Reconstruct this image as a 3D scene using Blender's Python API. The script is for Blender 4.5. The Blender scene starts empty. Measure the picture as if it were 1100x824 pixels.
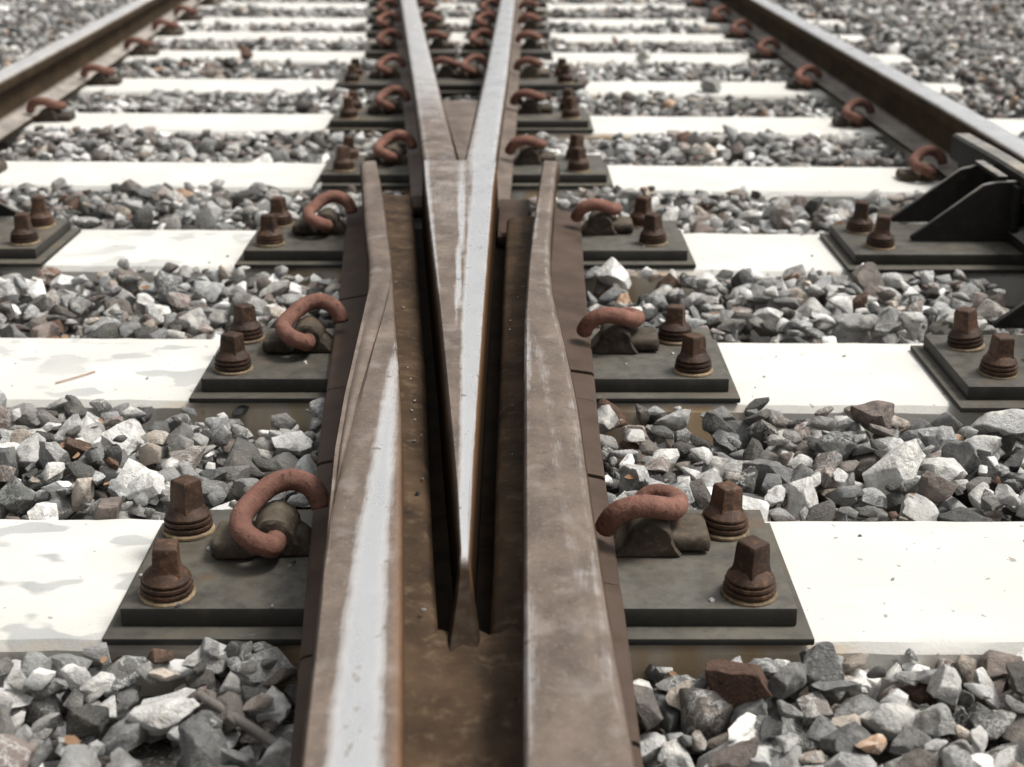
import bpy, bmesh, math, random
import numpy as np
from mathutils import Vector, Matrix, noise as mnoise

random.seed(7)
rng = np.random.default_rng(11)
SC = bpy.context.scene
COL = SC.collection
R = math.radians

# ------------------------------------------------------------------ camera
CAM_H, PITCH = 0.698, 20.457
cam = bpy.data.cameras.new('camera')
cam.sensor_width = 36.0
cam.lens = 50.0
cam.clip_start = 0.05
cam.clip_end = 2000.0
cam.dof.use_dof = True
cam.dof.focus_distance = 1.6
cam.dof.aperture_fstop = 6.3
cam_o = bpy.data.objects.new('camera', cam)
cam_o.location = (0, 0, CAM_H)
cam_o.rotation_euler = (R(90 - PITCH), 0, 0)
COL.objects.link(cam_o)
SC.camera = cam_o

# ------------------------------------------------------------------ sky and sun
SUN_EL, SUN_AZ = R(60), R(84)          # azimuth measured from +Y (away) towards +X (right)
world = bpy.data.worlds.new('World')
SC.world = world
world.use_nodes = True
wn, wl = world.node_tree.nodes, world.node_tree.links
wn.clear()
sky = wn.new('ShaderNodeTexSky')
sky.sky_type = 'NISHITA'
sky.sun_disc = False
sky.sun_elevation = SUN_EL
sky.sun_rotation = SUN_AZ
sky.air_density = 1.0
sky.dust_density = 6.0
hs = wn.new('ShaderNodeHueSaturation')
hs.inputs['Saturation'].default_value = 0.06
bg = wn.new('ShaderNodeBackground')
bg.inputs['Strength'].default_value = 0.11
wo = wn.new('ShaderNodeOutputWorld')
wl.new(sky.outputs[0], hs.inputs['Color'])
wl.new(hs.outputs[0], bg.inputs[0])
wl.new(bg.outputs[0], wo.inputs[0])

sun = bpy.data.lights.new('sun', 'SUN')
sun.energy = 2.2
sun.angle = R(15)
sun.color = (1.0, 0.955, 0.885)
sun_o = bpy.data.objects.new('sun', sun)
d = Vector((math.sin(SUN_AZ) * math.cos(SUN_EL), math.cos(SUN_AZ) * math.cos(SUN_EL), math.sin(SUN_EL)))
sun_o.rotation_euler = d.to_track_quat('Z', 'Y').to_euler()
sun_o.location = (3, 4, 6)
COL.objects.link(sun_o)

SC.view_settings.view_transform = 'Standard'
SC.view_settings.look = 'None'
SC.view_settings.gamma = 1.0
SC.view_settings.exposure = 0.40
SC.view_settings.use_curve_mapping = False

# ------------------------------------------------------------------ material helpers
class NT:
    def __init__(s, name):
        s.m = bpy.data.materials.new(name)
        s.m.use_nodes = True
        s.t = s.m.node_tree
        s.n, s.l = s.t.nodes, s.t.links
        s.n.clear()
        s.out = s.n.new('ShaderNodeOutputMaterial')
        s.b = s.n.new('ShaderNodeBsdfPrincipled')
        s.l.new(s.b.outputs[0], s.out.inputs[0])

    def put(s, sock, v):
        if isinstance(v, bpy.types.NodeSocket):
            s.l.new(v, sock)
        elif isinstance(v, (tuple, list)) and len(v) == 3 and sock.type == 'RGBA':
            sock.default_value = (*v, 1)
        else:
            sock.default_value = v

    def pos(s):
        return s.n.new('ShaderNodeNewGeometry').outputs['Position']

    def noise(s, scale, detail=4, rough=0.6, vec=None, stretch=None):
        v = vec or s.pos()
        if stretch:
            mp = s.n.new('ShaderNodeMapping')
            mp.inputs['Scale'].default_value = stretch
            s.l.new(v, mp.inputs['Vector'])
            v = mp.outputs[0]
        k = s.n.new('ShaderNodeTexNoise')
        k.inputs['Scale'].default_value = scale
        k.inputs['Detail'].default_value = detail
        k.inputs['Roughness'].default_value = rough
        s.l.new(v, k.inputs['Vector'])
        return k.outputs['Fac']

    def ramp(s, v, stops, interp='LINEAR'):
        r = s.n.new('ShaderNodeValToRGB')
        r.color_ramp.interpolation = interp
        el = r.color_ramp.elements
        while len(el) < len(stops):
            el.new(0.5)
        for e, (p, c) in zip(el, stops):
            e.position = p
            e.color = (*c, 1) if isinstance(c, tuple) else (c, c, c, 1)
        s.l.new(v, r.inputs[0])
        return r.outputs[0]

    def mix(s, f, a, b, mode='MIX'):
        k = s.n.new('ShaderNodeMix')
        k.data_type = 'RGBA'
        k.blend_type = mode
        s.put(k.inputs[0], f)
        s.put(k.inputs[6], a)
        s.put(k.inputs[7], b)
        return k.outputs[2]

    def math(s, op, a, b=0.0, clamp=False):
        k = s.n.new('ShaderNodeMath')
        k.operation = op
        k.use_clamp = clamp
        s.put(k.inputs[0], a)
        s.put(k.inputs[1], b)
        return k.outputs[0]

    def mapr(s, v, a, b, c=0.0, d=1.0):
        k = s.n.new('ShaderNodeMapRange')
        s.put(k.inputs[0], v)
        for i, x in enumerate((a, b, c, d)):
            k.inputs[i + 1].default_value = x
        return k.outputs[0]

    def attr(s, name):
        k = s.n.new('ShaderNodeAttribute')
        k.attribute_name = name
        return k.outputs['Fac']

    def sep(s, v):
        k = s.n.new('ShaderNodeSeparateXYZ')
        s.l.new(v, k.inputs[0])
        return k.outputs

    def bump(s, h, strength=0.4, dist=0.002):
        k = s.n.new('ShaderNodeBump')
        k.inputs['Strength'].default_value = strength
        k.inputs['Distance'].default_value = dist
        s.l.new(h, k.inputs['Height'])
        s.l.new(k.outputs[0], s.b.inputs['Normal'])

    def fin(s, col, rough=0.7, metal=0.0, spec=0.4):
        s.put(s.b.inputs['Base Color'], col)
        s.put(s.b.inputs['Roughness'], rough)
        s.put(s.b.inputs['Metallic'], metal)
        if spec is not None:
            s.b.inputs['Specular IOR Level'].default_value = spec
        return s.m


def mat_concrete():
    t = NT('concrete')
    p = t.pos()
    x, y, z = t.sep(p)[0:3]
    base = t.ramp(t.noise(9, 5, .6), [(.3, (.575, .565, .530)), (.7, (.665, .655, .615))])
    fine = t.noise(240, 3, .7)
    base = t.mix(t.mapr(fine, .60, .75, 0, .45), base, (.40, .38, .34))
    base = t.mix(t.mapr(t.noise(3.2, 4, .6), .42, .70, 0, .35), base, (.50, .475, .425))
    # pin holes and specks
    sp = t.noise(75, 2, .5)
    base = t.mix(t.mapr(sp, .70, .73, 0, .7), base, (.22, .2, .17))
    # grey damp blotches on the left-hand ends, near the crossing
    blot = t.noise(12.5, 2.5, .45, stretch=(.8, 1.2, 1))
    m = t.math('MULTIPLY', t.mapr(blot, .555, .585), t.mapr(t.noise(5, 2), .35, .65, .35, 1))
    zone = t.math('MULTIPLY', t.mapr(x, -1.0, -.62), t.mapr(x, -.30, -.42))
    near = t.mapr(y, 3.4, 2.4)
    m = t.math('MULTIPLY', t.math('MULTIPLY', m, zone), near)
    base = t.mix(t.math('MULTIPLY', m, .95), base, (.34, .35, .345))
    # grime low on the faces, rust wash under the plates
    low = t.math('MULTIPLY', t.mapr(z, -.006, -.03), t.mapr(t.noise(26, 4), .35, .65, .25, 1))
    base = t.mix(t.math('MULTIPLY', low, .42), base, (.60, .54, .43))
    rz = t.math('MULTIPLY', t.mapr(z, -.003, -.006), t.mapr(t.math('ABSOLUTE', t.math('ADD', x, .07)), .42, .34))
    rz = t.math('MULTIPLY', rz, t.mapr(t.noise(14, 3, .6, stretch=(1, 1, .1)), .35, .6, .1, .9))
    base = t.mix(rz, base, (.48, .34, .19))
    t.bump(t.math('ADD', fine, t.math('MULTIPLY', t.noise(60, 3), 1.5)), .25, .0015)
    return t.fin(base, .85, 0, .25)


def mat_rail(name, side=(.040, .026, .017), top=(.132, .102, .082), sidedust=.35):
    """Rail steel: brown patina, worn bright where the 'polish' attribute says wheels run."""
    t = NT(name)
    g = t.n.new('ShaderNodeNewGeometry')
    nz = t.sep(g.outputs['Normal'])[2]
    cloud = t.noise(13, 5, .6, stretch=(1.6, .8, 1.6))
    spots = t.noise(70, 5, .65)
    grain = t.noise(300, 3, .6)
    scratch = t.noise(60, 4, .6, stretch=(14, .5, 4))
    s_col = t.mix(t.mapr(cloud, .35, .7), side, tuple(c * 1.9 for c in side))
    s_col = t.mix(t.mapr(spots, .55, .75, 0, sidedust), s_col, (.17, .105, .062))
    t_col = t.mix(t.mapr(cloud, .36, .66), tuple(c * .70 for c in top), tuple(min(1, c * 1.30) for c in top))
    t_col = t.mix(t.mapr(spots, .54, .70, 0, .55), t_col, (top[0] * .50, top[1] * .44, top[2] * .40))
    t_col = t.mix(t.mapr(t.noise(24, 4, .6), .55, .72, 0, .5), t_col, (.27, .235, .21))
    t_col = t.mix(t.mapr(grain, .56, .72, 0, .35), t_col, (.34, .29, .25))
    col = t.mix(t.mapr(nz, .35, .8), s_col, t_col)
    pol = t.attr('polish')
    wob = t.math('ADD', t.math('MULTIPLY', t.math('SUBTRACT', t.noise(26, 4, .6), .5), .45), t.math('MULTIPLY', t.math('SUBTRACT', scratch, .5), .35))
    pf = t.mapr(t.math('ADD', pol, wob), .18, .82)
    pits = t.mapr(t.noise(95, 3, .5, stretch=(1, .6, 1)), .655, .70, 1, .25)
    pf = t.math('MULTIPLY', t.math('MULTIPLY', pf, pits), t.mapr(scratch, .3, .62, .86, 1))
    col = t.mix(pf, col, (.80, .805, .81))
    col = t.mix(t.math('MULTIPLY', t.attr('shade_dark'), t.mapr(spots, .25, .55, .8, 1)), col, (.026, .018, .012))  # dark brown mix: painted slot shade low on the nose, dark nose end
    rf = t.math('MULTIPLY', t.attr('rust'), t.mapr(spots, .3, .6, .5, 1))
    col = t.mix(rf, col, (.34, .16, .065))
    up = t.mapr(nz, .35, .8)
    rough = t.math('ADD', t.math('MULTIPLY', pf, -.34), t.mapr(cloud, .3, .7, .56, .70))
    rough = t.math('ADD', rough, t.math('MULTIPLY', t.math('SUBTRACT', 1.0, up), .25))
    rough = t.math('ADD', rough, t.math('MULTIPLY', t.attr('shade_dark'), .3), True)
    t.l.new(t.math('SUBTRACT', t.mapr(up, 0, 1, .06, .3), t.math('MULTIPLY', t.attr('shade_dark'), .25), True), t.b.inputs['Specular IOR Level'])
    t.bump(t.math('ADD', spots, t.math('ADD', t.math('MULTIPLY', grain, .3), t.math('MULTIPLY', scratch, .15))), .22, .0014)
    return t.fin(col, rough, t.math('MULTIPLY', pf, .80), None)


def mat_simple(name, c0, c1, scale=25, rough=.7, spec=.35, bump=.3, speck=None, sfac=.5, metal=0.0, dust=None, vary=0.0):
    t = NT(name)
    n = t.noise(scale, 5, .65)
    col = t.mix(t.mapr(n, .32, .68), c0, c1)
    n2 = t.noise(scale * 4, 3, .6)
    if speck:
        col = t.mix(t.mapr(n2, .55, .72, 0, sfac), col, speck)
    if dust:
        g = t.n.new('ShaderNodeNewGeometry')
        nz = t.sep(g.outputs['Normal'])[2]
        d2 = t.mix(t.mapr(t.noise(48, 5, .7), .42, .66), dust, tuple(c * .52 for c in dust))
        d2 = t.mix(t.mapr(t.noise(9, 3, .5), .5, .68, 0, .55), d2, (dust[0] * 1.25, dust[1] * 1.1, dust[2] * .9))
        d2 = t.mix(t.mapr(t.noise(21, 4, .6), .60, .74, 0, .6), d2, (.15, .085, .045))
        col = t.mix(t.math('MULTIPLY', t.mapr(nz, .6, .95), t.mapr(n, .3, .6, .55, 1)), col, d2)
    if vary:
        oi = t.n.new('ShaderNodeObjectInfo')
        col = t.mix(1.0, col, t.ramp(oi.outputs['Random'], [(0, 1 - vary), (1, 1 + vary)]), 'MULTIPLY')
    t.bump(t.math('ADD', n2, n), bump, .0012)
    return t.fin(col, rough, metal, spec)


def mat_stone():
    t = NT('ballast_stone')
    oi = t.n.new('ShaderNodeObjectInfo')
    tint = t.math('FRACT', t.math('ADD', t.attr('tint'), oi.outputs['Random']))
    pin = t.math('MULTIPLY', oi.outputs['Object Index'], .001)
    use = t.math('GREATER_THAN', pin, .0005)
    tint = t.math('ADD', t.math('MULTIPLY', tint, t.math('SUBTRACT', 1.0, use)), pin)
    col = t.ramp(tint, [(0, (.075, .075, .070)), (.06, (.15, .152, .148)), (.17, (.26, .263, .260)), (.30, (.185, .165, .150)),
                        (.38, (.36, .358, .345)), (.48, (.225, .185, .166)), (.55, (.31, .315, .31)), (.66, (.48, .475, .455)),
                        (.775, (.74, .735, .715)), (.89, (.12, .123, .116)), (.94, (.42, .365, .31)), (.972, (.125, .068, .045)),
                        (.99, (.38, .25, .165))], 'CONSTANT')
    w = t.n.new('ShaderNodeTexWhiteNoise')
    w.noise_dimensions = '1D'
    t.l.new(tint, w.inputs['W'])
    rnd = w.outputs['Value']
    col = t.mix(1.0, col, t.ramp(rnd, [(0, .60), (.5, .95), (1, 1.6)]), 'MULTIPLY')
    big = t.noise(38, 4, .6)
    col = t.mix(t.mapr(big, .52, .64, 0, .42), col, t.mix(1.0, col, (2.1, 2.05, 1.95), 'MULTIPLY'))
    col = t.mix(t.mapr(t.noise(60, 4, .6, stretch=(1.3, .9, 1.1)), .52, .66, 0, .62), col, t.mix(1.0, col, (.42, .38, .36), 'MULTIPLY'))
    # pale quartz veins on some stones
    vn = t.noise(30, 5, .7, stretch=(1, 1.6, .8))
    vein = t.mapr(t.math('ABSOLUTE', t.math('SUBTRACT', vn, .5)), .022, .0)
    vein = t.math('MULTIPLY', vein, t.mapr(rnd, .55, .63, 0, .85))
    col = t.mix(vein, col, (.72, .72, .70))
    col = t.mix(t.mapr(t.noise(7, 4, .6), .45, .7, 0, .30), col, (.27, .225, .175))
    fine = t.noise(420, 3, .7)
    col = t.mix(t.mapr(fine, .5, .75, 0, .22), col, (.5, .48, .45))
    t.bump(t.math('ADD', t.math('ADD', t.math('MULTIPLY', t.noise(110, 6, .7), 1.0), t.math('MULTIPLY', t.noise(45, 3, .5), 1.1)), t.math('MULTIPLY', fine, .25)), .95, .006)
    return t.fin(col, .82, 0, .3)


M = {}
M['concrete'] = mat_concrete()
M['rail'] = mat_rail('rail_steel')
M['crossing'] = mat_rail('crossing_steel')
M['outer_rail'] = mat_rail('outer_rail_steel', side=(.030, .021, .013), top=(.30, .27, .24), sidedust=.25)
M['foot'] = mat_simple('rail_foot_steel', (.048, .031, .022), (.092, .062, .046), 14, .7, .25, .3, (.06, .04, .03), .6)
M['floor'] = mat_simple('greasy_flangeway', (.026, .016, .009), (.090, .056, .031), 16, .75, .2, .9, (.15, .11, .07), .45)
M['slot_shade'] = mat_simple('slot_shade_black', (.014, .010, .007), (.038, .026, .017), 20, .8, .1, .5)  # near-black colour painting the shade inside the slots beside the nose
M['plate'] = mat_simple('plate_steel', (.022, .021, .018), (.040, .037, .031), 16, .6, .35, .15, (.07, .055, .04), .35, dust=(.105, .098, .082))
M['pad'] = mat_simple('rubber_pad', (.020, .020, .018), (.035, .033, .028), 12, .75, .3, .2, (.05, .045, .04), .4, dust=(.115, .106, .086))
M['clip'] = mat_simple('rusty_clip', (.120, .058, .042), (.230, .115, .088), 40, .8, .2, 1.0, (.055, .030, .022), .9, vary=.18)
M['screw'] = mat_simple('rusty_screw', (.027, .017, .012), (.075, .040, .024), 45, .66, .3, .6, (.19, .09, .042), .5, vary=.35)
M['washer'] = mat_simple('screw_washer', (.12, .085, .05), (.26, .19, .11), 60, .7, .35, .3, (.42, .36, .28), .6, vary=.3)
M['shoulder'] = mat_simple('clip_shoulder_iron', (.028, .023, .018), (.080, .062, .044), 34, .75, .25, .6, (.17, .12, .08), .5, dust=(.115, .095, .07), vary=.3)
M['black'] = mat_simple('black_paint', (.010, .010, .009), (.020, .019, .017), 12, .75, .15, .15, (.045, .04, .034), .3)
M['checktop'] = mat_simple('check_rail_steel', (.010, .010, .009), (.022, .020, .018), 14, .7, .2, .15, (.06, .045, .034), .35, dust=(.30, .29, .27))
M['stone'] = mat_stone()
M['bed'] = mat_simple('gravel_bed', (.05, .046, .04), (.13, .12, .11), 60, .9, .2, 1.0, (.40, .39, .37), .8)
M['leaf'] = mat_simple('dry_leaf', (.15, .075, .042), (.31, .20, .125), 30, .8, .2, .2)
M['pale_twig'] = mat_simple('pale_twig', (.38, .26, .21), (.48, .35, .29), 60, .8, .2, .3)
M['twig'] = mat_simple('twig_bark', (.12, .11, .10), (.22, .20, .18), 60, .8, .2, .4)

# ------------------------------------------------------------------ object helpers
def link(name, me, mat, parent=None):
    o = bpy.data.objects.new(name, me)
    if mat is not None and len(me.materials) == 0:
        for mm in (mat if isinstance(mat, (list, tuple)) else [mat]):
            me.materials.append(M[mm])
    COL.objects.link(o)
    if parent is not None:
        o.parent = parent
    return o


def tag(o, label, cat, group=None):
    o['label'] = label
    o['category'] = cat
    if group:
        o['group'] = group
    return o


def empty(name, loc):
    o = bpy.data.objects.new(name, None)
    o.empty_display_size = .05
    o.location = loc
    COL.objects.link(o)
    return o


def bm_mesh(bm, name, smooth=None):
    me = bpy.data.meshes.new(name)
    bm.normal_update()
    bm.to_mesh(me)
    bm.free()
    if smooth is not None:
        for p in me.polygons:
            p.use_smooth = True
        me.set_sharp_from_angle(angle=R(smooth))
    return me


def box_bm(x0, x1, y0, y1, z0, z1, bev=0.0, seg=2, bm=None):
    own = bm is None
    b = bmesh.new()
    bmesh.ops.create_cube(b, size=1.0)
    for v in b.verts:
        v.co = Vector(((x0 + x1) / 2 + v.co.x * (x1 - x0), (y0 + y1) / 2 + v.co.y * (y1 - y0), (z0 + z1) / 2 + v.co.z * (z1 - z0)))
    if bev:
        bmesh.ops.bevel(b, geom=list(b.edges), offset=bev, segments=seg, affect='EDGES', profile=.5)
    if own:
        return b
    tmp = bpy.data.meshes.new('t')
    b.to_mesh(tmp)
    b.free()
    bm.from_mesh(tmp)
    bpy.data.meshes.remove(tmp)
    return bm


def prism_mesh(name, outline, z0, z1, bev=.002, smooth=35):
    """Extruded polygon outline (x, y) between two heights."""
    bm = bmesh.new()
    lo = [bm.verts.new((x, y, z0)) for x, y in outline]
    hi = [bm.verts.new((x, y, z1)) for x, y in outline]
    n = len(outline)
    bm.faces.new(hi)
    bm.faces.new(lo[::-1])
    for i in range(n):
        j = (i + 1) % n
        bm.faces.new((lo[i], lo[j], hi[j], hi[i]))
    bmesh.ops.recalc_face_normals(bm, faces=bm.faces)
    if bev:
        bmesh.ops.bevel(bm, geom=[e for e in bm.edges], offset=bev, segments=2, affect='EDGES', profile=.5)
    return bm_mesh(bm, name, smooth)


def loft(name, rings, attrs=None, smooth=40):
    """Closed rings of equal length -> skin with end caps; attrs: {name: flat list}."""
    nr, k = len(rings), len(rings[0])
    verts = [tuple(p) for r in rings for p in r]
    faces = []
    for i in range(nr - 1):
        for j in range(k):
            a, b = i * k + j, i * k + (j + 1) % k
            faces.append((a, b, b + k, a + k))
    faces.append(tuple(range(k))[::-1])
    faces.append(tuple((nr - 1) * k + j for j in range(k)))
    me = bpy.data.meshes.new(name)
    me.from_pydata(verts, [], faces)
    for an, vals in (attrs or {}).items():
        at = me.attributes.new(an, 'FLOAT', 'POINT')
        at.data.foreach_set('value', np.asarray(vals, dtype=np.float32))
    bm = bmesh.new()
    bm.from_mesh(me)
    bmesh.ops.recalc_face_normals(bm, faces=bm.faces)
    bm.to_mesh(me)
    bm.free()
    for p in me.polygons:
        p.use_smooth = True
    me.set_sharp_from_angle(angle=R(smooth))
    return me


def interp(tab, y):
    return float(np.interp(y, [q[0] for q in tab], [q[1] for q in tab]))


def sstep(a, b, x):
    t = min(1, max(0, (x - a) / (b - a)))
    return t * t * (3 - 2 * t)


def tube_mesh(name, pts, rad, sides=10, sub=5, smooth=60):
    """Round bar along a Catmull-Rom path through pts."""
    P = [Vector(p) for p in pts]
    P = [P[0] * 2 - P[1]] + P + [P[-1] * 2 - P[-2]]
    path = []
    for i in range(1, len(P) - 2):
        for s in range(sub):
            t = s / sub
            a, b, c, e = P[i - 1], P[i], P[i + 1], P[i + 2]
            path.append(.5 * ((2 * b) + (c - a) * t + (2 * a - 5 * b + 4 * c - e) * t * t + (3 * b - a - 3 * c + e) * t ** 3))
    path.append(P[-2])
    rings = []
    up = Vector((0, 0, 1))
    prev = None
    for i, q in enumerate(path):
        tg = (path[min(i + 1, len(path) - 1)] - path[max(i - 1, 0)]).normalized()
        if prev is None:
            n = tg.cross(up)
            if n.length < .1:
                n = tg.cross(Vector((1, 0, 0)))
            n.normalize()
        else:
            n = (prev - tg * prev.dot(tg)).normalized()
        prev = n
        b = tg.cross(n)
        r = rad * (.88 if i in (0, len(path) - 1) else 1)
        rings.append([q + (n * math.cos(2 * math.pi * k / sides) + b * math.sin(2 * math.pi * k / sides)) * r for k in range(sides)])
    return loft(name, rings, smooth=smooth)

ZT = .143                       # top of rail above the sleeper tops
ORD = ['nearest', 'second', 'third', 'fourth', 'fifth', 'sixth', 'seventh', 'eighth', 'ninth', 'tenth', 'eleventh']

# ------------------------------------------------------------------ ground
bm = bmesh.new()
bmesh.ops.create_grid(bm, x_segments=1, y_segments=1, size=600)
g = link('ground', bm_mesh(bm, 'ground'), 'bed')
g.location = (0, 0, -.30)
g['kind'] = 'structure'

# ------------------------------------------------------------------ sleepers
SLY = [1.310, 1.936, 2.602, 3.250, 3.930, 4.590, 5.296, 5.900, 6.450, 7.120, 7.790]
SLR = [-.3, -1.2, -1.5, -2.0, -2.2, -2.2, -2.4, -2.4, -2.4, -2.4, -2.4]
SLX0, SLX1, SLW = -1.66, 1.44, .266
PIVX = -.1


def sleeper_front(i, x, sign=-1):
    return SLY[i] + math.tan(R(SLR[i])) * (x - PIVX) + sign * SLW / 2


sleepers = []
for i, y in enumerate(SLY):
    x1 = SLX1 + random.uniform(-.02, .02)
    x0 = SLX0 + random.uniform(-.02, .02)
    prof = [(-SLW / 2 - .018, -.2), (-SLW / 2 - .004, -.012), (-SLW / 2 + .003, -.003), (-SLW / 2 + .012, 0), (SLW / 2 - .012, 0),
            (SLW / 2 - .003, -.003), (SLW / 2 + .004, -.012), (SLW / 2 + .018, -.2)]
    rings = []
    nseg = 90
    for k in range(nseg + 1):
        xx = x0 + (x1 - x0) * k / nseg
        jit = random.gauss(0, .0009) - (random.random() < .05) * random.uniform(.001, .004)
        rings.append([(xx - PIVX, py + (jit if pz > -.013 else 0), pz + (random.gauss(0, .0004) if pz > -.013 else 0)) for py, pz in prof])
    o = link('concrete_sleeper', loft('concrete_sleeper', rings, smooth=30), 'concrete')
    o.location = (PIVX, y, 0)
    o.rotation_euler.z = R(SLR[i])
    lab = {0: 'wide pale concrete sleeper nearest the viewer, blotched grey at its left end',
           1: 'pale concrete sleeper second from the front, a thin twig on its left end',
           2: 'pale concrete sleeper third from the front, between the two check rail plates'}.get(
        i, f'narrow pale concrete sleeper, {ORD[i]} from the front')
    tag(o, lab, 'sleeper', 'concrete sleepers under the track')
    sleepers.append(o)

# ------------------------------------------------------------------ rails
LEG_L = [(2.70, -.170), (3.72, -.258), (5.907, -.450), (9.0, -.722)]        # running edge of the left leg (left side)
LEG_R = [(2.70, -.030), (3.85, -.010), (5.907, .015), (9.0, .055)]          # running edge of the right leg (right side)
OUT_L = [(0.2, -1.11), (3.0, -1.292), (3.736, -1.33), (4.576, -1.378), (5.907, -1.462), (9.0, -1.66)]
OUT_R = [(0.2, .93), (2.0, .988), (2.756, .999), (3.268, 1.002), (3.957, .996), (5.907, .975), (9.0, .94)]
HEAD = .066


def rail_section(xc, y, zb, zt, w=HEAD, foot=.112):
    h = zt - zb
    hw, fw = w / 2, foot / 2
    prof = [(-fw, 0), (fw, 0), (fw, .009), (fw * .55, .014), (.014, .022), (.0075, .034), (.007, h - .046), (.014, h - .038), (hw - .002, h - .033),
            (hw, h - .029), (hw + .0006, h - .012), (hw - .002, h - .005), (hw - .008, h - .0012)]
    top = [(hw - .008 - (2 * hw - .016) * k / 8, h - .0012 + .0012 * (1 - ((k - 4) / 4) ** 2)) for k in range(1, 8)]
    left = [(-a, b) for a, b in prof[2:][::-1]]
    full = prof + top + left
    return [(xc + a, y, zb + b) for a, b in full]


def make_rail(name, tab, side, zb, y0, y1, polish, mat, w=HEAD, parent=None, step=.12):
    """side=+1: the table gives the rail's right head edge, -1: its left head edge."""
    n = max(2, int((y1 - y0) / step))
    rings, pol, rus = [], [], []
    for k in range(n + 1):
        y = y0 + (y1 - y0) * k / n
        xc = interp(tab, y) - side * w / 2
        r = rail_section(xc, y, zb, ZT, w)
        rings.append(r)
        for p in r:
            top = p[2] > ZT - .0032
            u = (p[0] - xc) / (w / 2)
            pol.append(polish(u, y) if top else 0)
            rus.append(0)
    return link(name, loft(name, rings, {'polish': pol, 'rust': rus}), mat, parent)


ol = make_rail('running_rail', OUT_L, 1, .008, .2, 9.0, lambda u, y: .62 * sstep(-1.0, -.4, u) * (1 - .6 * sstep(.6, 1, u)), 'outer_rail')
tag(ol, 'outer running rail on the left, dull steel, its web lit grey', 'rail', 'outer running rails')
orr = make_rail('running_rail', OUT_R, -1, .008, .2, 9.0, lambda u, y: .9, 'outer_rail')
tag(orr, 'outer running rail on the right with bright polished head and dark web', 'rail', 'outer running rails')

# ------------------------------------------------------------------ the crossing (frog)
cross = empty('rail_crossing', (-.05, 1.6, .028))
tag(cross, 'rusty steel V-shaped rail crossing with polished bands in the middle of the track', 'rail crossing')


def adopt(o):
    o.parent = cross
    o.matrix_parent_inverse = Matrix.Translation(-cross.location)
    return o


# two wing rails -----------------------------------------------------------
WL_OUT = [(.2, -.100), (.777, -.140), (.893, -.148), (1.102, -.163), (1.307, -.180), (1.464, -.1875), (1.70, -.194), (1.88, -.199), (2.02, -.212), (2.22, -.237), (2.784, -.301)]
WL_IN = [(.2, -.030), (.777, -.071), (1.067, -.092), (1.408, -.117), (1.658, -.141), (1.999, -.174), (2.418, -.222), (2.784, -.268)]
WL_CR = [(1.04, -.158), (1.14, -.163), (1.307, -.166), (1.464, -.169), (1.623, -.1685), (1.793, -.166), (1.90, -.1675)]
WR_IN = [(.2, .003), (.777, .007), (1.067, .009), (1.408, .012), (1.733, .015), (1.999, .023), (2.349, .039), (2.784, .062)]
WR_OUT = [(.2, .090), (.777, .083), (.946, .078), (1.157, .075), (1.436, .073), (1.623, .067), (1.78, .0595), (1.857, .057), (1.95, .0565), (2.104, .060), (2.61, .083), (2.784, .095)]
WR_CR = [(.80, .079), (.932, .063), (1.138, .050), (1.331, .044), (1.524, .037), (1.714, .026), (1.80, .0185)]


def wing(name, tout, tin, tcr, sgn, polish, rust):
    rings, pol, rus = [], [], []
    ys = list(np.arange(.2, 2.70, .035)) + [2.70, 2.735, 2.76, 2.775, 2.784]
    NA, NB = 5, 9
    for y in ys:
        xo, xi = interp(tout, y), interp(tin, y)
        if y < tcr[0][0]:
            cr = xo - sgn * .005
        elif y > tcr[-1][0]:
            cr = xi + sgn * .004
        else:
            cr = interp(tcr, y)
        lo, hi = min(xo, xi) + .004, max(xo, xi) - .004
        cr = min(hi, max(lo, cr))
        act = sstep(tcr[0][0] - .05, tcr[0][0] + .15, y) * (1 - sstep(tcr[-1][0] - .12, tcr[-1][0] + .05, y))
        drop = sstep(2.70, 2.784, y) ** 2 * .020            # ends of the flare are ramped down
        zt = ZT - drop
        pts = []
        # inner wall up, across the top from inner to outer, down the outer side
        pts.append((xi, .030))
        pts.append((xi, .075))
        pts.append((xi, zt - .009))
        pts.append((xi + sgn * .0012, zt - .0035))
        for k in range(NB + 1):
            f = k / NB
            x = (xi + sgn * .004) + (cr - (xi + sgn * .004)) * f
            pts.append((x, zt - .0006 - ((.0042 if sgn < 0 else .0012) * act if k == NB else 0)))
        for k in range(1, NA + 1):
            f = k / NA
            x = cr + (xo - sgn * .007 - cr) * f
            zz = zt - (.0040 - .0032 * math.sin(f * math.pi)) * act * (1 if sgn < 0 else .35) - .0006 - .0012 * f
            pts.append((x, zz))
        pts.append((xo - sgn * .0030, zt - .0048))
        pts.append((xo - sgn * .0008, zt - .009))
        pts.append((xo, zt - .015))
        pts.append((xo, zt - .036))
        pts.append((xo - sgn * .004, zt - .041))
        wt = min(.016, abs(xo - xi) * .35)
        pts.append((xo - sgn * wt, zt - .048))
        pts.append((xo - sgn * wt, .056))
        pts.append((xo - sgn * (wt - .006), .050))
        pts.append((xo - sgn * (wt - .006), .030))
        ring = [(x, y, z) for x, z in pts]
        rings.append(ring)
        for k, (x, z) in enumerate(pts):
            top = 3 <= k <= 4 + NB + NA
            pol.append(polish(x, y) if top else 0)
            rus.append(rust(x, y, z, xi) if k <= 5 else 0)
    return adopt(link(name, loft(name, rings, {'polish': pol, 'rust': rus}), 'crossing'))


BL = [(.2, -.080), (.777, -.119), (.93, -.127), (1.067, -.132), (1.25, -.1345), (1.41, -.1385), (1.62, -.141)]
BR = [(.2, -.050), (.777, -.088), (1.067, -.108), (1.25, -.117), (1.41, -.126), (1.62, -.139)]


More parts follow.
